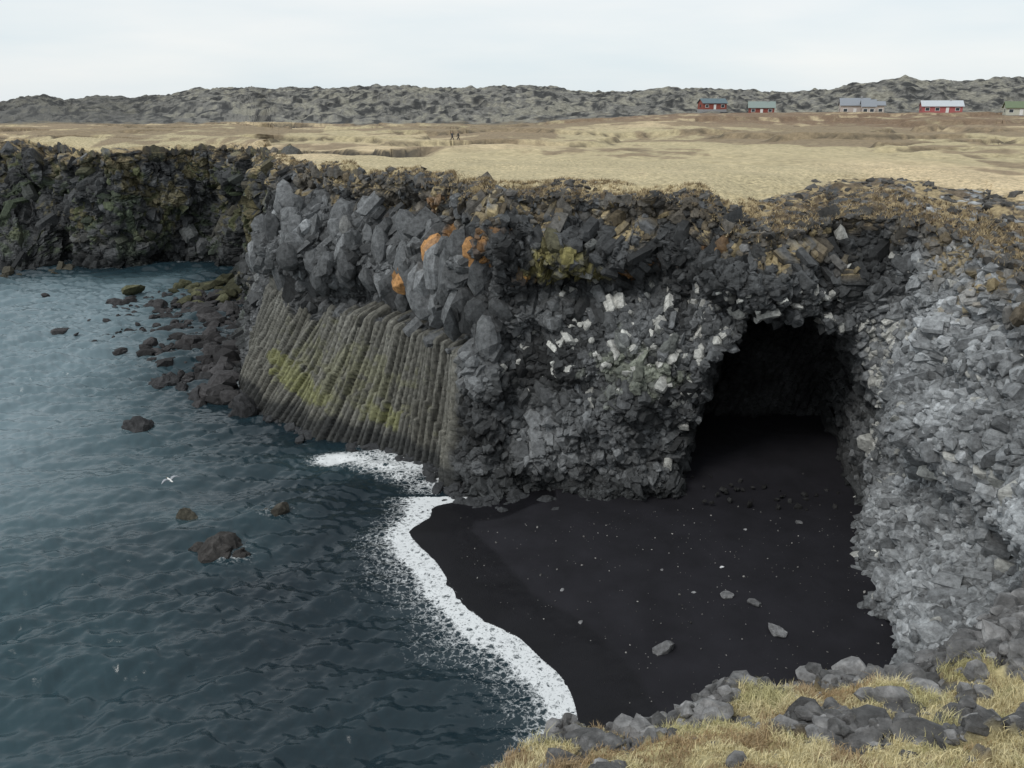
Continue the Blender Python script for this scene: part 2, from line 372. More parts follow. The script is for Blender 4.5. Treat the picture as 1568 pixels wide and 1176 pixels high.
def place_prisms(cell,U0,U1,seed,accept,prot=(-.1,.55),rfac=.56,phi0=-.15,phis=.9,psis=1.2):
    global n0
    r=np.random.default_rng(seed)
    sg_=np.arange(S_at(U0),S_at(U1),cell); hg_=np.arange(.1,20.2,cell*.87)
    SS,HH=np.meshgrid(sg_,hg_); SS=SS+(np.arange(len(hg_))%2)[:,None]*cell*.5
    SS=(SS+r.uniform(-.3,.3,SS.shape)*cell).ravel(); HH=(HH+r.uniform(-.3,.3,HH.shape)*cell).ravel()
    ci_=np.clip(np.searchsorted(arc,SS),0,C-1); vv=HH/cols[ci_,4]; k=(vv<1-.35*cell/20-.01)&(vv>-.02)
    SS,HH,ci_,vv=SS[k],HH[k],ci_[k],vv[k]; ri=np.clip(((vv+.08)/1.08*(NR1-1)).astype(int),0,NR1-1)
    uu=u[ci_]; ok=accept(SS,HH,uu,vv,r)&(mc[ri,ci_]<.35)&(push[ri,ci_]<.8)
    SS,HH,ci_,vv,ri,uu=SS[ok],HH[ok],ci_[ok],vv[ok],ri[ok],uu[ok]; n=len(SS)
    _,_,ID,_,_=vor(SS/3.2,HH/3.2,seed+5); rp=TAB[ID]
    phi=phi0+(rp[:,0]-.5)*phis+r.normal(0,.14,n); psi=(rp[:,1]-.5)*psis+r.normal(0,.14,n)
    nr2=nrm[ci_]; tg=np.stack([-nr2[:,1],nr2[:,0]],1)
    d=np.c_[nr2*np.cos(phi)[:,None]+tg*np.sin(psi)[:,None],np.sin(phi)]
    d/=np.linalg.norm(d,axis=1,keepdims=True)
    sz=cell*rfac*r.uniform(.65,1.3,n)
    pr=r.uniform(*prot,n)*cell+(rp[:,2]-.5)*.5*cell
    tip=P[ri,ci_]+d*pr[:,None]
    V,Fq,Ft,nv=prisms(tip,d,sz,cell*1.8+0*sz,seed+9)
    cc=colA[ri,ci_]*r.uniform(.55,1.5,(n,1))
    x_,z_=tip[:,0],tip[:,2]
    gmm=np.zeros(n)
    for b_ in GB: gmm+=blob(x_,z_,*b_)
    white=(r.random(n)<np.clip(gmm,0,1)*.36)&(uu<23)&(cell<1)&(uu>16.8)
    white|=(uu>22.6)&(r.random(n)<.05)
    white|=(np.abs(uu-23.2)<.7)&(z_>4)&(z_<13)&(r.random(n)<.5)
    cc[white]=np.array((.52,.52,.49))*r.uniform(.6,1.2,(white.sum(),1))
    cv=np.repeat(cc,nv,axis=0)
    gv=cv.min(axis=1,keepdims=True)*1.15*np.array((.97,1,1.03)); k_=fbm(V[:,0]*1.1+V[:,1]*.6,V[:,2]*1.1+V[:,1]*.4,2,seed)[:,None]; k_=ss((k_-.40)/.2)
    sat=(cv.max(1)-cv.min(1))>.06
    cv=np.where(sat[:,None],cv*(1-k_)+np.clip(gv,.05,.2)*k_,cv)
    Vs.append(V); Cs.append(cv); Fs.append(Fq+n0); Fs.append(Ft+n0); n0+=len(V)
upL=lambda uu,vv:(uu>10.8)&(uu<17.4)&(vv>.42)
place_prisms(1.35,10.9,17.6,301,lambda S_,H_,uu,vv,r:upL(uu,vv)&(r.random(len(S_))<.6),(-.35,.15),.5,-.35,.5,.5)
place_prisms(.85,10.9,18,302,lambda S_,H_,uu,vv,r:upL(uu,vv)|(uu>16.5),(-.25,.25),.52,-.3,.7,.8)
place_prisms(1.15,16.5,23.4,309,lambda S_,H_,uu,vv,r:(fbm(S_/3.0,H_/2,2,312)>.53)|((vv>.72)&(r.random(len(S_))<.5)),(-.25,.25),.5,-.25,.7,.8)
place_prisms(.72,16.5,23.4,303,lambda S_,H_,uu,vv,r:(fbm(S_/3.5,H_/3,2,310)+.12*(vv>.6)>.42),(-.2,.45),.54,-.1,1.1)
place_prisms(.46,16.5,23.4,304,lambda S_,H_,uu,vv,r:r.random(len(S_))<.8,(-.25,.35),.54,.1,1.2)
place_prisms(1.0,23.0,27.8,313,lambda S_,H_,uu,vv,r:(fbm(S_/3.0,H_/2,2,314)>.56),(-.2,.3),.5,0,1.0)
place_prisms(.62,23.0,27.8,305,lambda S_,H_,uu,vv,r:(fbm(S_/3,H_/3,2,311)>.46),(-.2,.4),.54,.1,1.2)
place_prisms(.38,23.0,27.8,306,lambda S_,H_,uu,vv,r:r.random(len(S_))<.7,(-.3,.15),.54,.1,1.0)
place_prisms(2.2,1.2,10.9,307,lambda S_,H_,uu,vv,r:(vv<.90)&(r.random(len(S_))<.6),(-.4,.1),.5,-.3,.7)
place_prisms(1.1,4,11.2,308,lambda S_,H_,uu,vv,r:(r.random(len(S_))<.7),(-.3,.25),.5,-.2,.7)
# massive hanging blocks above the columns
mask=(vg[:NR1]>.50)&(vg[:NR1]<.84)&(Ug[:NR1]>11.3)&(Ug[:NR1]<17.6)
ii=np.argwhere(mask); nbk=170; sel=ii[rg.choice(len(ii),nbk,replace=False)]
pp=P[sel[:,0],sel[:,1]]; szb=rg.uniform(.6,1.55,nbk)
rv,rf,nv=rocks(pp,szb,2,17,(.85,.85,1.3),7)
Vs.append(rv); Fs.append(rf+n0); n0+=len(rv); Cs.append(np.repeat(colA[sel[:,0],sel[:,1]]*rg.uniform(.8,1.7,(nbk,1)),nv,axis=0))
e1=np.linalg.norm(np.diff(P[:NR1],axis=1),axis=2)[:-1]*np.linalg.norm(np.diff(P[:NR1],axis=0),axis=2)[:,:-1]
wj=np.where((push[:-1,:-1]>.2)&(push[:-1,:-1]<13.0),e1,0).ravel(); wj/=wj.sum(); nj=3800
pick=rg.choice(len(wj),nj,p=wj); ri,ci_=np.divmod(pick,C-1); fa=rg.random((nj,1)); fb_=rg.random((nj,1))
pp=P[ri,ci_]*(1-fa)*(1-fb_)+P[ri,ci_+1]*fa*(1-fb_)+P[ri+1,ci_]*(1-fa)*fb_+P[ri+1,ci_+1]*fa*fb_
rv,rf,nv=rocks(pp,rg.uniform(.2,.5,nj),1,15,(1,1,1.1),8)
jc=colA[ri,ci_]*rg.uniform(.7,1.4,(nj,1)); Vs.append(rv); Fs.append(rf+n0); n0+=len(rv); Cs.append(np.repeat(jc,nv,axis=0))
mask=(vg[:NR1]>.02)&(mc[:NR1]<.2)&(cave_g[:NR1]<.1)&(Ug[:NR1]>10.8)&(Ug[:NR1]<28)
ii=np.argwhere(mask); sel=ii[rg.choice(len(ii),6000,replace=False)]
pp=P[sel[:,0],sel[:,1]]; sz=np.clip(rg.lognormal(-1.7,.5,6000),.07,.5)
rv,rf,nv=rocks(pp,sz,1,11,(1,1,1),8)
Vs.append(rv); Fs.append(rf+n0); n0+=len(rv); Cs.append(np.repeat(colA[sel[:,0],sel[:,1]]*rg.uniform(.75,1.35,(6000,1)),nv,axis=0))
wmax=wgr[NR1:]+1
mask=(sg[NR1:]>0)&(sg[NR1:]<wmax)&(Ug[NR1:]>10.8)&(Ug[NR1:]<28)
ii=np.argwhere(mask); n_=4200; sel=ii[rg.choice(len(ii),n_,replace=False)]; sel[:,0]+=NR1
pp=P[sel[:,0],sel[:,1]]+np.array((0,0,-.04)); sz2=np.clip(rg.lognormal(-1.75,.55,n_),.06,.55)
rv2,rf2,nv=rocks(pp,sz2,1,12,(1,1,.7),8)
g2=rg.uniform(.04,.11,(n_,1))*np.array((1,.96,.9)); Vs.append(rv2); Fs.append(rf2+n0); n0+=len(rv2); Cs.append(np.repeat(g2,nv,axis=0))
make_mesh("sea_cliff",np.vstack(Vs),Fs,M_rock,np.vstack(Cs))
# heath tufts hugging the broken cliff edge
mask=(sg[NR1:]>.05)&(sg[NR1:]<np.minimum(wgr[NR1:]+3,9))&(Ug[NR1:]>10.8)&(Ug[NR1:]<27.5)
ii=np.argwhere(mask); nt_=7000; sel=ii[rg.choice(len(ii),nt_,replace=False)]; sel[:,0]+=NR1; tp=P[sel[:,0],sel[:,1]]
NB_=9; base=np.repeat(tp,NB_,axis=0)+np.c_[rg.normal(0,.12,(nt_*NB_,2)),np.full(nt_*NB_,-.03)]
hh_=np.repeat(rg.uniform(.12,.38,nt_),NB_)*rg.uniform(.5,1.1,nt_*NB_); an=rg.uniform(0,6.28,nt_*NB_); dx_=rg.normal(0,.6,(nt_*NB_,2))
sd_=np.c_[np.cos(an),np.sin(an),0*an]*.035
HV=np.stack([base-sd_,base+sd_,base+np.c_[dx_,np.ones(len(an))]*hh_[:,None]],1).reshape(-1,3)
o3=np.arange(len(an))[:,None]*3+np.array([[0,1,2]])
hcl=np.where(rg.random((nt_,1))<.5,np.array([[.22,.165,.10]]),np.array([[.44,.35,.21]]))*rg.uniform(.6,1.2,(nt_,1))
M_heath=colmat("heath_tufts",4,.8,1.2,.9,0,.01,5)
make_mesh("heath",HV,[o3],M_heath,np.repeat(hcl,NB_*3,axis=0))
kh=ks+int(np.argmin(np.abs(s[:,0]-300)))-200
make_mesh("grass_plateau",P[ks:kh+1].reshape(-1,3),[grid_faces(kh-ks+1,C)],M_ground,colA[ks:kh+1].reshape(-1,3),smooth=True)
M_hill=colmat("lava_hills_moss",.5,.4,1.6,.95,.8,1.2,.6)
make_mesh("hills",P[kh:].reshape(-1,3),[grid_faces(R-kh,C)],M_hill,colA[kh:].reshape(-1,3),smooth=False)
print("cliff mesh",time.time()-T0)

# ---------- shoreline / beach ----------
shore=np.array([(6,58),(1,55.5),(-2.4,53.4),(-4.2,53.0),(-5.3,52.2),(-5.5,50.7),(-6.5,48.9),(-5.9,47.2),(-4.6,45.1),(-3.2,41.9),(-1.6,39.1),(.2,37.6),(1.4,35.7),(2.5,33.9),(2.9,31),(2.4,27),(3,20),(4,8)])
ts=np.linspace(0,len(shore)-1.001,200); i=ts.astype(int); t=(ts-i)[:,None]
gsh=lambda j:shore[np.clip(j,0,len(shore)-1)]
p0,p1,p2,p3=gsh(i-1),gsh(i),gsh(i+1),gsh(i+2)
shore=.5*((2*p1)+(-p0+p2)*t+(2*p0-5*p1+4*p2-p3)*t*t+(-p0+3*p1-3*p2+p3)*t**3)
def sdist(x,y,poly):
    sh=x.shape; x=x.ravel(); y=y.ravel(); best=np.full(len(x),1e9); sg_=np.ones(len(x))
    for a,b in zip(poly[:-1],poly[1:]):
        d=b-a; l=(d*d).sum()
        if l<1e-9: continue
        t=np.clip(((x-a[0])*d[0]+(y-a[1])*d[1])/l,0,1)
        dx=x-a[0]-t*d[0]; dy=y-a[1]-t*d[1]; dd=dx*dx+dy*dy
        m=dd<best; best=np.where(m,dd,best); sg_=np.where(m,np.sign(d[0]*(y-a[1])-d[1]*(x-a[0])),sg_)
    return (np.sqrt(best)*sg_).reshape(sh)
gx=np.linspace(-12,32,380)[None,:]; gy=np.linspace(10,72,520)[:,None]
bx=gx+0*gy; by=gy+0*gx
sd=sdist(bx,by,shore)
sd=np.where((bx>3)&(by>50),np.maximum(sd,4+(bx-3)*.6),sd)
def sandz(sd): return np.where(sd>0,.08*sd-.0015*sd*sd,.16*sd).clip(-1.2,.95)
bz=sandz(sd)+(fbm(bx/3,by/3,3,120)-.5)*.14*ss(sd/3)+(fbm(bx/.5,by/.5,2,121)-.5)*.04*ss(sd/3)
bz=np.where(sd>1,np.maximum(bz,.06),bz)
bz=np.maximum(bz,-1.2)+ss((by-52)/8)*.8*ss((bx-8)/3)
wetn=1-ss((sd-2.6-2.6*(fbm(bx/5,by/5,2,122)-.3))/.6)
sc_=(.0165+.010*(fbm(bx/1.5,by/1.5,3,123)-.5))[...,None]*np.array((1,.97,1.2))
sc_=sc_*(1-.42*wetn[...,None])
M_sand,nt,N,L,B=newmat("black_sand")
tc=N.new("ShaderNodeTexCoord"); at=N.new("ShaderNodeAttribute"); at.attribute_name="Col"
L.new(at.outputs["Color"],B.inputs["Base Color"])
aw=N.new("ShaderNodeAttribute"); aw.attribute_name="wet"
mr=N.new("ShaderNodeMapRange"); mr.inputs[3].default_value=.85; mr.inputs[4].default_value=.40; L.new(aw.outputs["Fac"],mr.inputs[0]); L.new(mr.outputs[0],B.inputs["Roughness"])
B.inputs["Specular IOR Level"].default_value=.2
nb=noise_node(N,L,14,6,.7,tc.outputs["Object"]); bu=N.new("ShaderNodeBump"); bu.inputs["Strength"].default_value=.45; bu.inputs["Distance"].default_value=.05; L.new(nb.outputs["Fac"],bu.inputs["Height"]); L.new(bu.outputs[0],B.inputs["Normal"])
make_mesh("black_sand_beach",np.stack([bx,by,bz],-1).reshape(-1,3),[grid_faces(520,380)],M_sand,sc_.reshape(-1,3),{"wet":wetn},smooth=True)
n=900
bpx=rg.uniform(-4,22,n); bpy_=rg.uniform(29,51,n); k=sdist(bpx,bpy_,shore)>1.5; bpx,bpy_=bpx[k],bpy_[k]
z_=sandz(sdist(bpx,bpy_,shore)); szs=np.clip(rg.lognormal(-3.8,.6,len(bpx)),.010,.10)
V1,F1_,n1v=rocks(np.stack([bpx,bpy_,z_+.02],1),szs,1,21)
C1=np.repeat(rg.uniform(.05,.4,(len(bpx),1))*np.array((1,.97,.92)),n1v,axis=0)
V2,F2_,n2v=rocks(np.stack([rg.uniform(11,22,70),rg.uniform(50,60,70),np.full(70,.95)],1),rg.uniform(.06,.3,70),1,22)
C2=np.repeat(rg.uniform(.012,.04,(70,1))*np.ones((1,3)),n2v,axis=0)
make_mesh("beach_pebbles",np.vstack([V1,V2]),[F1_,F2_+len(V1)],M_rock,np.vstack([C1,C2]))
for (x,y,sz_,cc) in [(12,43.1,.16,.75),(11.6,40.2,.32,.17),(12.9,39.4,.3,.12),(13.3,36.9,.5,.2),(7.5,35.8,.45,.16),(18,48.3,.3,.13),(2.8,41.4,.12,.3),(8.6,43,.12,.2),(3.6,38.4,.14,.25),(9.9,40.6,.12,.3),(14.5,47.5,.16,.3)]:
    z_=float(sandz(sdist(np.array([x]),np.array([y]),shore))[0])
    V3,F3,n3v=rocks(np.array([[0,0,0]]),[1],3,int(x*10),(1,1,.6),9)
    o=make_mesh("beach_stone",V3*sz_,[F3],M_rock,np.ones((n3v,3))*cc*np.array((1,1,1.02))); o.location=(x,y,z_+sz_*.2)

# ---------- sea rocks ----------
fcol=(.04,.04,.042)
def searock(name,x,y,sx,sz_,seed,n=1,col=fcol,zoff=-.1,spread=1.0):
    r=np.random.default_rng(seed)
    pos=np.stack([r.normal(0,spread*sx*.45,n),r.normal(0,spread*sx*.3,n),r.uniform(-.3,0,n)*sz_],1); pos[0]=0
    size=r.uniform(.45,1,n)*sx; size[0]=sx
    V,F,nv=rocks(pos,size,3,seed,(1,.8,sz_/sx),10)
    V[:,2]+=(fbm(V[:,0]/sx*3,V[:,1]/sx*3+V[:,2]/sx*2,3,seed)-.5)*sx*.5
    V[:,0]+=(fbm(V[:,2]/sx*4,V[:,1]/sx*4,3,seed+1)-.5)*sx*.4
    cc=np.ones((len(V),3))*np.array(col)*(.6+.9*fbm(V[:,0]/sx*4,V[:,2]/sx*4+V[:,1],3,seed+3))[:,None]
    o=make_mesh(name,V,[F],M_rock,cc); o.location=(x,y,zoff); return o
searock("sea_rock",-31.9,67.2,1.4,1.3,1,3)
searock("sea_rock",-17.5,46.2,1.2,1.3,2,5,(.045,.042,.04))
searock("sea_rock",-15.6,51.2,.75,1.2,3,2,(.06,.055,.045),-.2)
searock("sea_rock",-21.4,51,.8,.6,4,2,(.07,.065,.05),-.15)
searock("sea_rock",-33.5,79.2,1.6,1.2,5,4); searock("sea_rock",-29.3,75,.95,1.0,6,2); searock("sea_rock",-23.6,70.6,1.1,1.7,7,2)
searock("sea_rock",-30,80,1.1,1.0,8,2); searock("sea_rock",-31.5,77.2,.7,.8,9,2)
pos=[];sz=[];cl=[]
for k in range(560):
    tq=rg.random()**.8; yy=73+tq*50; base=np.interp(yy,[70,76,85,112,138],[-23,-26.5,-28.5,-36,-45]); wd=np.interp(yy,[72,90,100,115,125],[3,10,17,18,12])
    o_=abs(rg.normal())*.5; xx=base-o_*wd
    s_=min(rg.lognormal(-.65,.5),1.6)*(1.3-min(o_,1)*.5); pos.append((xx,yy,rg.uniform(-.4,.15)*s_)); sz.append(s_)
    cl.append(np.array((.042,.04,.041))*rg.uniform(.5,1.5))
for k in range(40): pos.append((rg.normal(-43,4.5),rg.normal(120,4),rg.uniform(-.3,.9))); sz.append(rg.uniform(.6,2.0)); cl.append(np.array((.10,.10,.055))*rg.uniform(.4,1.2))
for k in range(50): pos.append((rg.uniform(-100,-72),rg.normal(138,2.5),-.2)); sz.append(rg.uniform(.5,1.6)); cl.append(np.array((.06,.055,.04)))
for k in range(260):
    uu=rg.uniform(11.5,19); ff=np.array([np.interp(uu,tt,D[:,0]),np.interp(uu,tt,D[:,1])]); pos.append((ff[0]+rg.normal(0,.5),ff[1]-abs(rg.normal(0,.8)),-.05)); sz.append(rg.uniform(.2,.7)); cl.append(np.array((.045,.047,.05)))
V,F,nv=rocks(np.array(pos),sz,2,33,(1,1,.72),9)
make_mesh("shore_boulders",V,[F],M_rock,np.repeat(np.array(cl),nv,axis=0))

# ---------- water ----------
NCW,NRW=1150,1250
az=np.linspace(-.95,.28,NCW)[None,:]
k_=np.linspace(0,1,NRW)[:,None]
rW=20*np.exp(k_*math.log(330/20))
WX=rW*np.sin(az); WY=rW*np.cos(az)
sdw=sdist(WX,WY,shore[::3])
dsh=np.abs(sdw)
fpoly=np.array([(np.interp(a,tt,D[:,0]),np.interp(a,tt,D[:,1])) for a in np.linspace(2,17.2,70)])
dcl=np.abs(sdist(WX,WY,fpoly))
rw_=np.random.default_rng(3); wz=np.zeros_like(WX)
wpx=(fbm(WX/5,WY/5,3,401)-.5)*2.2; wpy=(fbm(WX/5,WY/5,3,402)-.5)*2.2
for k in range(64):
    lam=.45*(4.6/.45)**(rw_.random()**1.0); th=rw_.normal(0,.5)+math.radians(-74); kk=2*math.pi/lam
    a=.052/kk; ph=rw_.random()*6.28
    arg=kk*((WX+wpx*.4)*math.cos(th)+(WY+wpy*.4)*math.sin(th))+ph
    fadeL=np.clip(1.6-rW/(lam*230),0,1)
    wz+=a*fadeL*(np.sin(arg)+.3*np.sin(2*arg+1.5))
for k in range(5):
    lam=rw_.uniform(7,13); th=math.radians(-60)+rw_.normal(0,.3); kk=2*math.pi/lam
    wz+=.05/kk*np.sin(kk*(WX*math.cos(th)+WY*math.sin(th))+rw_.random()*6.28)
gust=.4+1.1*fbm(WX/14,WY/9,3,140)
gust=gust*(1+.5*ss((rW-60)/40))
amp=gust*(.12+.88*ss(dsh/7))*(.5+.5*ss(dcl/5))
wz*=amp
lw=fbm(WX/2.2,WY/2.2,3,150); lw3=fbm(WX/4.5,WY/4.5,2,153)
core=1.0-ss((dsh-(.2+2.0*lw3))/(.6+1.8*lw))
veil=np.exp(-np.maximum(dsh-.9,0)/(1.6+3.4*lw3))
foam=np.maximum(core*1.02,veil*.80)
foam=np.where(sdw>.0,np.maximum(foam,.95)*(sdw<.5),foam)
foam*=(WY<54)
def fb(x,y,rx,ry): return np.exp(-((WX-x)/rx)**2-((WY-y)/ry)**2)
foam+=.95*fb(-14.0,60.6,1.8,1.3)*(.45+1.0*lw)+.62*fb(-11.5,60.6,4.5,2.0)*(.4+1.1*lw)+.66*fb(-8.0,58.4,3.5,2.0)*(.4+1.1*lw)+.5*fb(-6.4,55.5,2.4,2.2)*(.4+1.1*lw)+.50*fb(-17,45.8,1.9,1.1)+.44*fb(-16.0,51,2,1.3)+.44*fb(-21.4,51,1.7,.9)+.42*fb(-31.9,66.8,2.2,1.3)
foam+=.50*(1-ss((dcl-.4)/2.2))*ss((lw-.36)/.15)
wz=np.where(sdw>0,wz*0-.35*ss((sdw-.4)/1.0),wz)
turq=np.clip(.04+.42*ss((dsh-8)/22)+.35*(fbm(WX/12,WY/12,3,160)-.5),0,1)*(.2+.8*ss((dcl-1)/14))  # base darkened near shore and cliff: dark seabed plus painted-in cliff reflection
turq+= .25*(fb(-17,46.5,3.2,2.2)+fb(-16.5,51,3,2.2)+fb(-21.4,51,2.5,1.8)+fb(-13,60,5,3))
skyrefl=ss((WY*.75-WX-50)/50)*ss((dcl-3)/20)*(.6+.8*fbm(WX/15,WY/15,2,170))  # sky reflection painted into the base colour, far left, away from the cliff
M_w,nt,N,L,B=newmat("sea_water")
tc=N.new("ShaderNodeTexCoord"); vec=tc.outputs["Object"]
af=N.new("ShaderNodeAttribute"); af.attribute_name="foam"; aq=N.new("ShaderNodeAttribute"); aq.attribute_name="turq"; asky=N.new("ShaderNodeAttribute"); asky.attribute_name="skyrefl"
wc=N.new("ShaderNodeMix"); wc.data_type="RGBA"; wc.inputs[6].default_value=(.008,.017,.024,1); wc.inputs[7].default_value=(.06,.12,.14,1); L.new(aq.outputs["Fac"],wc.inputs[0])
wc2=N.new("ShaderNodeMix"); wc2.data_type="RGBA"; L.new(asky.outputs["Fac"],wc2.inputs[0]); L.new(wc.outputs[2],wc2.inputs[6]); wc2.inputs[7].default_value=(.145,.20,.225,1)
nd=noise_node(N,L,1.3,6,.7,vec)
ad=N.new("ShaderNodeMixRGB"); ad.blend_type="ADD"; ad.inputs[0].default_value=.9; L.new(vec,ad.inputs[1]); L.new(nd.outputs["Color"],ad.inputs[2])
v1=N.new("ShaderNodeTexVoronoi"); v1.feature="DISTANCE_TO_EDGE"; v1.inputs["Scale"].default_value=2.3; L.new(ad.outputs[0],v1.inputs["Vector"])
v2=N.new("ShaderNodeTexVoronoi"); v2.feature="DISTANCE_TO_EDGE"; v2.inputs["Scale"].default_value=6; L.new(ad.outputs[0],v2.inputs["Vector"])
nn=noise_node(N,L,2.2,12,.8,vec)
def math_(op,a,b,c=None):
    n=N.new("ShaderNodeMath"); n.operation=op
    for k,x in enumerate((a,b,c)):
        if x is None: continue
        if isinstance(x,(int,float)): n.inputs[k].default_value=x
        else: L.new(x,n.inputs[k])
    return n.outputs[0]
lace=math_("ADD",math_("MULTIPLY",v1.outputs["Distance"],-1.5),math_("MULTIPLY",v2.outputs["Distance"],-1.3))
tot=math_("ADD",math_("ADD",math_("MULTIPLY",af.outputs["Fac"],1.1),lace),math_("MULTIPLY",nn.outputs["Fac"],1.5))
mrf=N.new("ShaderNodeMapRange"); mrf.inputs[1].default_value=.98; mrf.inputs[2].default_value=1.5; L.new(tot,mrf.inputs[0])
hasf=N.new("ShaderNodeMapRange"); hasf.inputs[1].default_value=.10; hasf.inputs[2].default_value=.35; L.new(af.outputs["Fac"],hasf.inputs[0])
fm=math_("MULTIPLY",mrf.outputs[0],hasf.outputs[0])
mc2=N.new("ShaderNodeMix"); mc2.data_type="RGBA"; L.new(fm,mc2.inputs[0]); L.new(wc2.outputs[2],mc2.inputs[6]); mc2.inputs[7].default_value=(.74,.76,.77,1)
L.new(mc2.outputs[2],B.inputs["Base Color"]); B.inputs["IOR"].default_value=1.33
L.new(math_("MULTIPLY_ADD",fm,.6,.17),B.inputs["Roughness"])
n1_=noise_node(N,L,4.5,5,.6,vec); bu=N.new("ShaderNodeBump"); bu.inputs["Strength"].default_value=.4; bu.inputs["Distance"].default_value=.045; L.new(n1_.outputs["Fac"],bu.inputs["Height"]); L.new(bu.outputs[0],B.inputs["Normal"])
make_mesh("sea_water",np.stack([WX,WY,wz],-1).reshape(-1,3),[grid_faces(NRW,NCW)],M_w,None,{"foam":foam,"turq":turq,"skyrefl":np.clip(skyrefl,0,1)},smooth=True)
print("water",time.time()-T0)

# ---------- near ledge ----------
fr_=np.array([(-12,-6,19,-15,-7),(-8,-1,19.5,-10,2),(-4.5,3.2,19.6,-5,8),(-2,4.9,19.6,-2,10),(-.45,6.2,20.15,0,11),(.5,6.9,20.15,1,12),(1.04,7.1,20.1,2,12),(1.9,7.4,20.05,3,12.4),(2.8,7.65,20,4,12.6),(3.5,8.0,20,5,13),(3.9,7.5,20.2,6,13.2),(4.7,7.9,20.3,7,13.4),(5.9,8.6,20.5,8,14),(8,10,20.3,10,15),(13,12.5,20,14,17),(24,17,19.5,18,20)],float)
kk=len(fr_); tf=np.linspace(0,kk-1-1e-6,3000); i=tf.astype(int); t=(tf-i)[:,None]; g=lambda j:fr_[np.clip(j,0,kk-1)]
p0,p1,p2,p3=g(i-1),g(i),g(i+1),g(i+2)
FD=.5*((2*p1)+(-p0+p2)*t+(2*p0-5*p1+4*p2-p3)*t*t+(-p0+3*p1-3*p2+p3)*t**3)
wgt=np.r_[0,np.linalg.norm(np.diff(FD[:,:2],axis=0),axis=1)]*np.where((FD[:,0]<-1.5)|(FD[:,0]>8),.15,1)
Wf=np.cumsum(wgt); CF=850; tfc=np.interp(np.linspace(0,Wf[-1],CF),Wf,tf)
fc=np.stack([np.interp(tfc,tf,FD[:,k]) for k in range(5)],1)
vb=np.linspace(0,1,150)[:-1,None]**.5
bxn=fc[None,:,3]+(fc[None,:,0]-fc[None,:,3])*vb; byn=fc[None,:,4]+(fc[None,:,1]-fc[None,:,4])*vb; bzn=-1+(fc[None,:,2]+1)*vb
sf=np.r_[np.linspace(0,6.5,360),np.linspace(6.5,30,40)[1:]][:,None]
txn=fc[None,:,0]+.12*sf; tyn=fc[None,:,1]-sf
tzn=fc[None,:,2]+ (0.57*np.minimum(sf,7.2)+.05*np.maximum(sf-7.2,0))
tzn=np.minimum(tzn,24.45-.02*sf)
Pn=np.stack([np.vstack([bxn,txn]),np.vstack([byn,tyn]),np.vstack([bzn,tzn])],-1)
ax,ay,azz=Pn[...,0].copy(),Pn[...,1].copy(),Pn[...,2].copy()
sfull=np.vstack([np.zeros_like(bxn),sf+0*txn]); belowd=np.vstack([fc[None,:,2]-bzn,0*txn])
def bn(sx,amp,tilt,crack,seed):
    w1=(fbm(ax/sx/1.5,ay/sx/1.5,2,seed)-.5)*sx*.8
    F1,F2,ID,dx,dy=vor((ax+w1)/sx,(ay-w1)/sx,seed); r=TAB[ID]
    return amp*(r[...,2]-.4)*2+tilt*sx*(dx*(r[...,0]-.5)+dy*(r[...,1]-.5))*2-crack*(1-ss((F2-F1)/.25)),r[...,3]
d1,r1=bn(.5,.07,.4,.08,200); d2_,r2=bn(.2,.03,.4,.03,201)
nA=fbm(ax/.9,ay/.9,3,210); nB=fbm(ax/.25,ay/.25,3,211)
rockm=ss((nA*.7+nB*.3+.30*np.exp(-sfull/.35)-.55+.10*ss((ax-3.6)/1.5))/.06)
rockm=np.where(belowd>0.0,1,rockm)
dn=(d1+d2_)*rockm+(1-rockm)*((nB-.5)*.10-.02)
dn=dn*np.exp(-belowd/.6)
big2=(fbm(ax/1.2,ay/1.2,3,212)-.5)*.55
Pn[...,2]+=(dn+big2)*np.where(belowd>0,np.exp(-belowd/1.5),1)
Pn[...,1]+=np.where(belowd>0,(fbm(ax/.6,azz/.6,3,214)-.5)*.7*ss(belowd/.5),0)
grs=np.array((.50,.43,.23))*(.6+.8*nB[...,None])
rk=(.085+.07*r1+.06*(r2-.4)+.09*(nB-.5))[...,None]*np.array((1,.985,.98))
nC=fbm(ax/.4,ay/.4,3,213)
grs=grs*(1-ss((nC-.5)/.1)[...,None]*.6)+np.array((.22,.15,.08))*ss((nC-.5)/.1)[...,None]*.6
cn=rk*rockm[...,None]+grs*(1-rockm[...,None])
n=3600
okm=(sfull<3.8)&(ax>-1.2)&(ax<7.8)&(belowd<.35)
idx=np.argwhere(okm); wgt_=np.exp(-sfull[okm]/.3)*.9*(1+(belowd[okm]>0)*.3)+rockm[okm]*1.0+.04; wgt_/=wgt_.sum()
se=idx[rg.choice(len(idx),n,replace=False,p=wgt_)]
ps=Pn[se[:,0],se[:,1]]+np.array((0,0,-.02)); szn=np.clip(rg.lognormal(-3.05,.65,n),.018,.20)
RV,RF,rn=rocks(ps,szn,2,44,(1,1,.75),8)
RV=RV+((np.stack([fbm(RV[:,0]*14,RV[:,1]*14+RV[:,2]*9,2,k) for k in (1,2,3)],1)-.5)*.035)
RC=np.repeat(rg.uniform(.07,.21,(n,1))*np.array((1,.985,.98)),rn,axis=0)
lich=fbm(RV[:,0]*12,RV[:,1]*12+RV[:,2]*7,3,77)
RC=np.where((lich>.56)[:,None],RC*1.6,RC)
nb0=Pn.shape[0]*Pn.shape[1]
make_mesh("cliff_ledge",np.vstack([Pn.reshape(-1,3),RV]),[grid_faces(Pn.shape[0],CF),RF+nb0],M_fg,np.vstack([cn.reshape(-1,3),RC]))
okg=(rockm<.6)&(sfull<4.2)&(ax>-1.5)&(ax<8)&(belowd<=0)
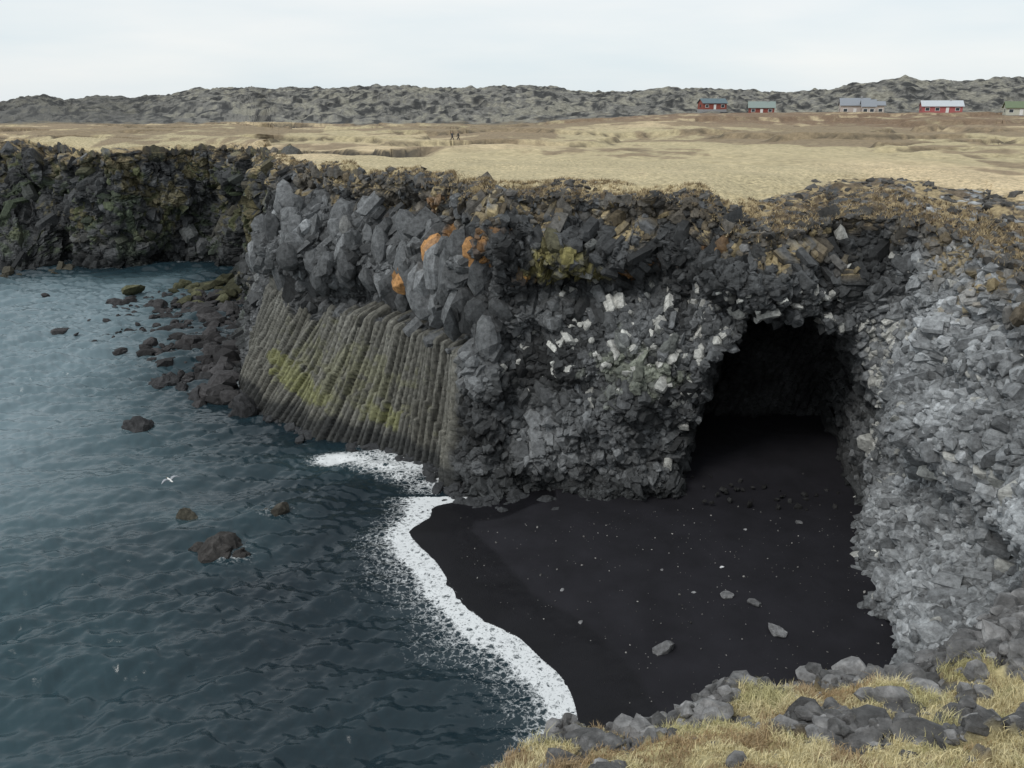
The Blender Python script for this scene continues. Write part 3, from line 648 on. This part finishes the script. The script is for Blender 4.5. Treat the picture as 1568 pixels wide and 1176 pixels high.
ig=np.argwhere(okg); NT=11000; sg2=ig[rg.choice(len(ig),min(NT,len(ig)),replace=False)]; tp=Pn[sg2[:,0],sg2[:,1]]; NT=len(tp)
NBl=14
base=np.repeat(tp,NBl,axis=0)+np.c_[rg.normal(0,.03,(NT*NBl,2)),np.zeros(NT*NBl)]
cl_=ss((fbm(tp[:,0]/.35,tp[:,1]/.35,2,99)-.35)/.3)
hgt=np.repeat(rg.uniform(.02,.045,NT)+.06*cl_,NBl)*rg.uniform(.5,1.2,NT*NBl)
dirx=rg.normal(0,.6,(NT*NBl,2))+np.repeat(rg.normal(0,.3,(NT,2)),NBl,axis=0)+np.array((.25,.2))
an=rg.uniform(0,6.28,NT*NBl); wdt=.0035
sd_=np.c_[np.cos(an),np.sin(an),0*an]*wdt
midp=base+np.c_[dirx*.35,np.ones(len(an))*.6]*hgt[:,None]; tip=base+np.c_[dirx,np.ones(len(an))*.8]*hgt[:,None]
GV=np.stack([base-sd_+(0,0,-.01),base+sd_+(0,0,-.01),midp+sd_*.7,midp-sd_*.7,tip],1).reshape(-1,3)
o5=np.arange(len(an))[:,None]*5
cr_=fbm(tp[:,0]/.5,tp[:,1]/.5,3,98)[:,None]
tcol=np.where(cr_>.60,np.array([[.48,.44,.23]]),np.where(cr_<.42,np.array([[.38,.28,.16]]),np.array([[.64,.56,.33]])))
gcb=np.repeat(tcol,NBl,axis=0)*rg.uniform(.6,1.25,(NT*NBl,1))
M_g=colmat("dry_grass_blades",8,.85,1.15,.8,0,.01,5)
make_mesh("grass",GV,[o5+np.array([[0,1,2,3]]),o5+np.array([[3,2,4]])],M_g,np.repeat(gcb,5,axis=0))
print("near",time.time()-T0)

# ---------- houses ----------
def boxm(name,x0,x1,y0,y1,z0,z1,mat,parent):
    V=np.array([(x,y,z) for z in(z0,z1) for (x,y) in((x0,y0),(x1,y0),(x1,y1),(x0,y1))])
    F=np.array([(3,2,1,0),(4,5,6,7),(0,1,5,4),(1,2,6,5),(2,3,7,6),(3,0,4,7)])
    return make_mesh(name,V,[F],mat,parent=parent)
Mwin=flatmat("window_glass",(.03,.04,.05),.15); Mwhite=flatmat("white_trim",(.75,.75,.73)); Mconc=flatmat("concrete",(.3,.3,.3))
def house(name,x,y,w,d,hh,rh,wall,roof,rot,wing=False):
    e=bpy.data.objects.new(name,None); bpy.context.scene.collection.objects.link(e)
    # stand each house on the highest ground under its footprint
    px_=np.array([x,x-w/2,x+w/2,x,x]); py_=np.array([y,y,y,y-d/2,y+d/2],float)
    z=float(ground_z(px_,py_).max())
    e.location=(x,y,z-.1); e.rotation_euler=(0,0,math.radians(rot))
    mw=flatmat(name+"_wall",wall); mr_=flatmat(name+"_roof",roof,.5)
    def unit(pre,ox,oy,w,d,hh,rh):
        a,b=w/2,d/2
        V=np.array([(-a,-b,-1),(a,-b,-1),(a,b,-1),(-a,b,-1),(-a,-b,hh),(a,-b,hh),(a,b,hh),(-a,b,hh),(-a,0,hh+rh),(a,0,hh+rh)],float)+np.array((ox,oy,0))
        make_mesh(pre+"walls",V,[np.array([(0,1,5,4),(2,3,7,6),(3,2,1,0)]),np.array([(1,2,6,9,5),(3,0,4,8,7)])],mw,parent=e)
        o=.45; t=.18; sl=rh/b
        for sgn,nm in((-1,"roof_front"),(1,"roof_back")):
            y1=sgn*(b+o); z1=hh-sl*o
            V=np.array([(-a-o,0,hh+rh+.03),(a+o,0,hh+rh+.03),(a+o,y1,z1+.03),(-a-o,y1,z1+.03)]); V=np.vstack([V,V+(0,0,t)])+np.array((ox,oy,0))
            F=np.array([(0,1,2,3),(7,6,5,4),(0,4,5,1),(1,5,6,2),(2,6,7,3),(3,7,4,0)]); make_mesh(pre+nm,V,[F],mr_,parent=e)
        nw=max(2,int(w/2.8))
        for k in range(nw):
            cx=ox-a+(k+.5)*w/nw
            if k==nw//2 and pre=="":
                boxm("door",cx-.5,cx+.5,oy-b-.06,oy-b+.02,0,2.05,Mwhite,e); continue
            boxm(pre+f"window_frame_{k}",cx-.75,cx+.75,oy-b-.05,oy-b+.02,.85,2.05,Mwhite,e)
            boxm(pre+f"window_{k}",cx-.62,cx+.62,oy-b-.08,oy-b-.04,.97,1.93,Mwin,e)
        boxm(pre+"window_gable",ox-a-.05,ox-a+.02,oy-.6,oy+.6,1,2,Mwin,e)
        boxm(pre+"foundation",ox-a-.08,ox+a+.08,oy-b-.1,oy+b+.1,-2.2,.15,Mconc,e)
    unit("",0,0,w,d,hh,rh)
    if wing: unit("wing_",w*.42,-d*.75,w*.45,d*.8,hh*.9,rh*.9); unit("annex_",w*.8,1,w*.5,d*.6,hh*1.0,rh*.5)
    boxm("chimney",w*.2,w*.2+.6,-.3,.3,hh+rh*.6,hh+rh+.8,Mconc,e)
    return e
house("red_house",82.5,370,10,6.5,2.6,1.6,(.26,.07,.05),(.10,.15,.17),8)
house("red_house",97.3,350,9.5,6,2.6,2.0,(.24,.06,.045),(.22,.27,.25),-12)
house("grey_roofed_farmhouse",122,320,9.5,6.5,3.2,2.2,(.5,.44,.40),(.24,.26,.29),-14,True)
house("white_cottage",153,320,13,7,2.5,1.7,(.42,.12,.12),(.50,.53,.56),-16)
house("green_roofed_house",170,300,9,6.5,2.5,1.8,(.5,.5,.42),(.13,.17,.09),-20)

# ---------- people ----------
def skin_mesh(joints,edges,name):
    me=bpy.data.meshes.new(name+"_sk"); me.from_pydata([j[0] for j in joints],edges,[]); ob=bpy.data.objects.new(name+"_sk",me); bpy.context.scene.collection.objects.link(ob)
    m=ob.modifiers.new("s","SKIN"); m.use_smooth_shade=True
    for k,j in enumerate(joints):
        r=j[1]; me.skin_vertices[0].data[k].radius=(r,r) if not isinstance(r,tuple) else r
    me.skin_vertices[0].data[0].use_root=True
    m2=ob.modifiers.new("ss","SUBSURF"); m2.levels=1; m2.render_levels=1
    dg=bpy.context.evaluated_depsgraph_get(); ev=ob.evaluated_get(dg); nm=bpy.data.meshes.new_from_object(ev)
    bpy.data.objects.remove(ob); return nm
skinM=flatmat("skin",(.5,.32,.24)); hairM=flatmat("hair",(.05,.035,.025)); trM=flatmat("trousers",(.03,.035,.05))
def hiker(x,y,jc,rot,st):
    J=[((0,0,.95),.15),((0,0,1.15),.14),((0,.0,1.38),.17),((0,.02,1.50),.07),((0,.03,1.58),.075),((0,.03,1.67),.105),((0,.03,1.74),.07)]
    E=[(0,1),(1,2),(2,3),(3,4),(4,5),(5,6)]
    for sgn in(-1,1):
        b=len(J); f=sgn*st
        J+=[((sgn*.10,0,.86),.10),((sgn*.10,f*.22,.48),.075),((sgn*.10,f*.32-.03,.10),.05),((sgn*.10,f*.32+.04,.04),.045),((sgn*.11,f*.32+.16,.035),.04)]
        E+=[(0,b),(b,b+1),(b+1,b+2),(b+2,b+3),(b+3,b+4)]
        b=len(J)
        J+=[((sgn*.19,0,1.41),.075),((sgn*.25,-f*.10,1.14),.055),((sgn*.26,-f*.22+.06,.90),.038),((sgn*.26,-f*.24+.09,.84),.03)]
        E+=[(2,b),(b,b+1),(b+1,b+2),(b+2,b+3)]
        for q_ in range(4):
            J.append(((sgn*.26,-f*.24+.06+q_*.02,.79-.004*abs(q_-1.5)),.009)); J.append(((sgn*.25,-f*.24+.07+q_*.02,.75+.006*abs(q_-1.5)),.008)); E+=[(b+3,len(J)-2),(len(J)-2,len(J)-1)]
        J.append(((sgn*.245,-f*.24+.13,.82),.01)); J.append(((sgn*.24,-f*.24+.145,.79),.009)); E+=[(b+3,len(J)-2),(len(J)-2,len(J)-1)]
    me=skin_mesh(J,E,"hiker"); me.name="hiker"
    for m_ in (flatmat("jacket",jc),trM,skinM,hairM): me.materials.append(m_)
    for p in me.polygons:
        c=p.center; mi=0
        if c.z<.93: mi=1
        if abs(c.x)>.2 and c.z<.88: mi=2
        if c.z>1.54: mi=2
        if c.z>1.70 or (c.z>1.60 and c.y<.03): mi=3
        p.material_index=mi; p.use_smooth=True
    o=bpy.data.objects.new("hiker",me); bpy.context.scene.collection.objects.link(o)
    o.location=(x,y,float(ground_z(np.array([x]),np.array([float(y)]))[0])-.02); o.rotation_euler=(0,0,rot)
hiker(-10.75,159.6,(.03,.035,.05),2.2,1); hiker(-9.7,160.2,(.05,.05,.045),1.9,-1)

# ---------- gull ----------
ge=bpy.data.objects.new("seagull",None); bpy.context.scene.collection.objects.link(ge); ge.location=(-19.1,43.6,6); ge.rotation_euler=(.25,0,1.0)
Mgw=flatmat("gull_white",(.8,.8,.78)); Mgg=flatmat("gull_grey",(.35,.37,.4)); Mbk=flatmat("gull_beak",(.6,.4,.05))
gm_=skin_mesh([((0,0,0),.07),((0,.12,.01),.06),((0,.2,.03),.04),((0,.25,.035),.035),((0,-.14,0),.04),((0,-.24,.0),(.05,.012))],[(0,1),(1,2),(2,3),(0,4),(4,5)],"gull"); gm_.materials.append(Mgw)
gb=bpy.data.objects.new("body",gm_); bpy.context.scene.collection.objects.link(gb); gb.parent=ge
make_mesh("beak",np.array([(-.012,.28,.03),(.012,.28,.03),(0,.28,.05),(0,.34,.03)]),[np.array([(0,1,3),(1,2,3),(2,0,3),(0,2,1)])],Mbk,parent=ge)
for sgn,nm in((-1,"wing_left"),(1,"wing_right")):
    L_=[(.04,.10,-.08,.02),(.18,.15,-.06,.10),(.33,.13,-.05,.12),(.48,.05,-.08,.08),(.60,-.05,-.10,.03)]
    V=[];F=[]
    for (x,yl,yt,z) in L_: V+=[(sgn*x,yl,z),(sgn*x,(yl+yt)/2,z+.015),(sgn*x,yt,z-.004),(sgn*x,(yl+yt)/2,z-.006)]
    for k in range(len(L_)-1):
        for j in range(4): F.append((k*4+j,k*4+(j+1)%4,k*4+4+(j+1)%4,k*4+4+j))
    make_mesh(nm,np.array(V),[np.array(F)],Mgg,parent=ge,smooth=True)

# ---------- light, world, camera ----------
sc=bpy.context.scene
Sv=Vector((-.55,-.62,.90)).normalized()
sl=bpy.data.lights.new("sun","SUN"); sl.energy=1.3; sl.angle=math.radians(18); sl.color=(1,.97,.92)
so=bpy.data.objects.new("sun",sl); so.rotation_euler=Sv.to_track_quat('Z','Y').to_euler(); sc.collection.objects.link(so)
Wd=bpy.data.worlds.new("World"); sc.world=Wd; Wd.use_nodes=True; N=Wd.node_tree.nodes; L=Wd.node_tree.links
bg=N["Background"]; sky=N.new("ShaderNodeTexSky"); sky.sky_type='NISHITA'; sky.sun_disc=False
sky.sun_elevation=math.asin(Sv.z); sky.sun_rotation=math.atan2(Sv.x,Sv.y)
tc=N.new("ShaderNodeTexCoord"); mp=N.new("ShaderNodeMapping"); mp.inputs["Scale"].default_value=(1,1,6); L.new(tc.outputs["Generated"],mp.inputs[0])
nz_=N.new("ShaderNodeTexNoise"); nz_.inputs["Scale"].default_value=2.2; nz_.inputs["Detail"].default_value=6; L.new(mp.outputs[0],nz_.inputs["Vector"])
cr=N.new("ShaderNodeMix"); cr.data_type="RGBA"; cr.inputs[6].default_value=(7.8,8.7,9.2,1); cr.inputs[7].default_value=(9.5,9.7,9.7,1)
mrr=N.new("ShaderNodeMapRange"); mrr.inputs[1].default_value=.35; mrr.inputs[2].default_value=.65; L.new(nz_.outputs["Fac"],mrr.inputs[0]); L.new(mrr.outputs[0],cr.inputs[0])
mx=N.new("ShaderNodeMix"); mx.data_type="RGBA"; mx.inputs[0].default_value=.88; L.new(sky.outputs[0],mx.inputs[6]); L.new(cr.outputs[2],mx.inputs[7])
L.new(mx.outputs[2],bg.inputs["Color"]); bg.inputs["Strength"].default_value=.1
cam=bpy.data.cameras.new("camera"); cam.lens=30; cam.sensor_width=36; cam.clip_end=5000; cam.clip_start=.1
co=bpy.data.objects.new("camera",cam); co.location=(0,0,H_CAM); co.rotation_euler=(math.radians(90-18.21),0,0); sc.collection.objects.link(co); sc.camera=co
sc.view_settings.view_transform='Standard'; sc.view_settings.look='None'; sc.view_settings.exposure=0
print("done",time.time()-T0)
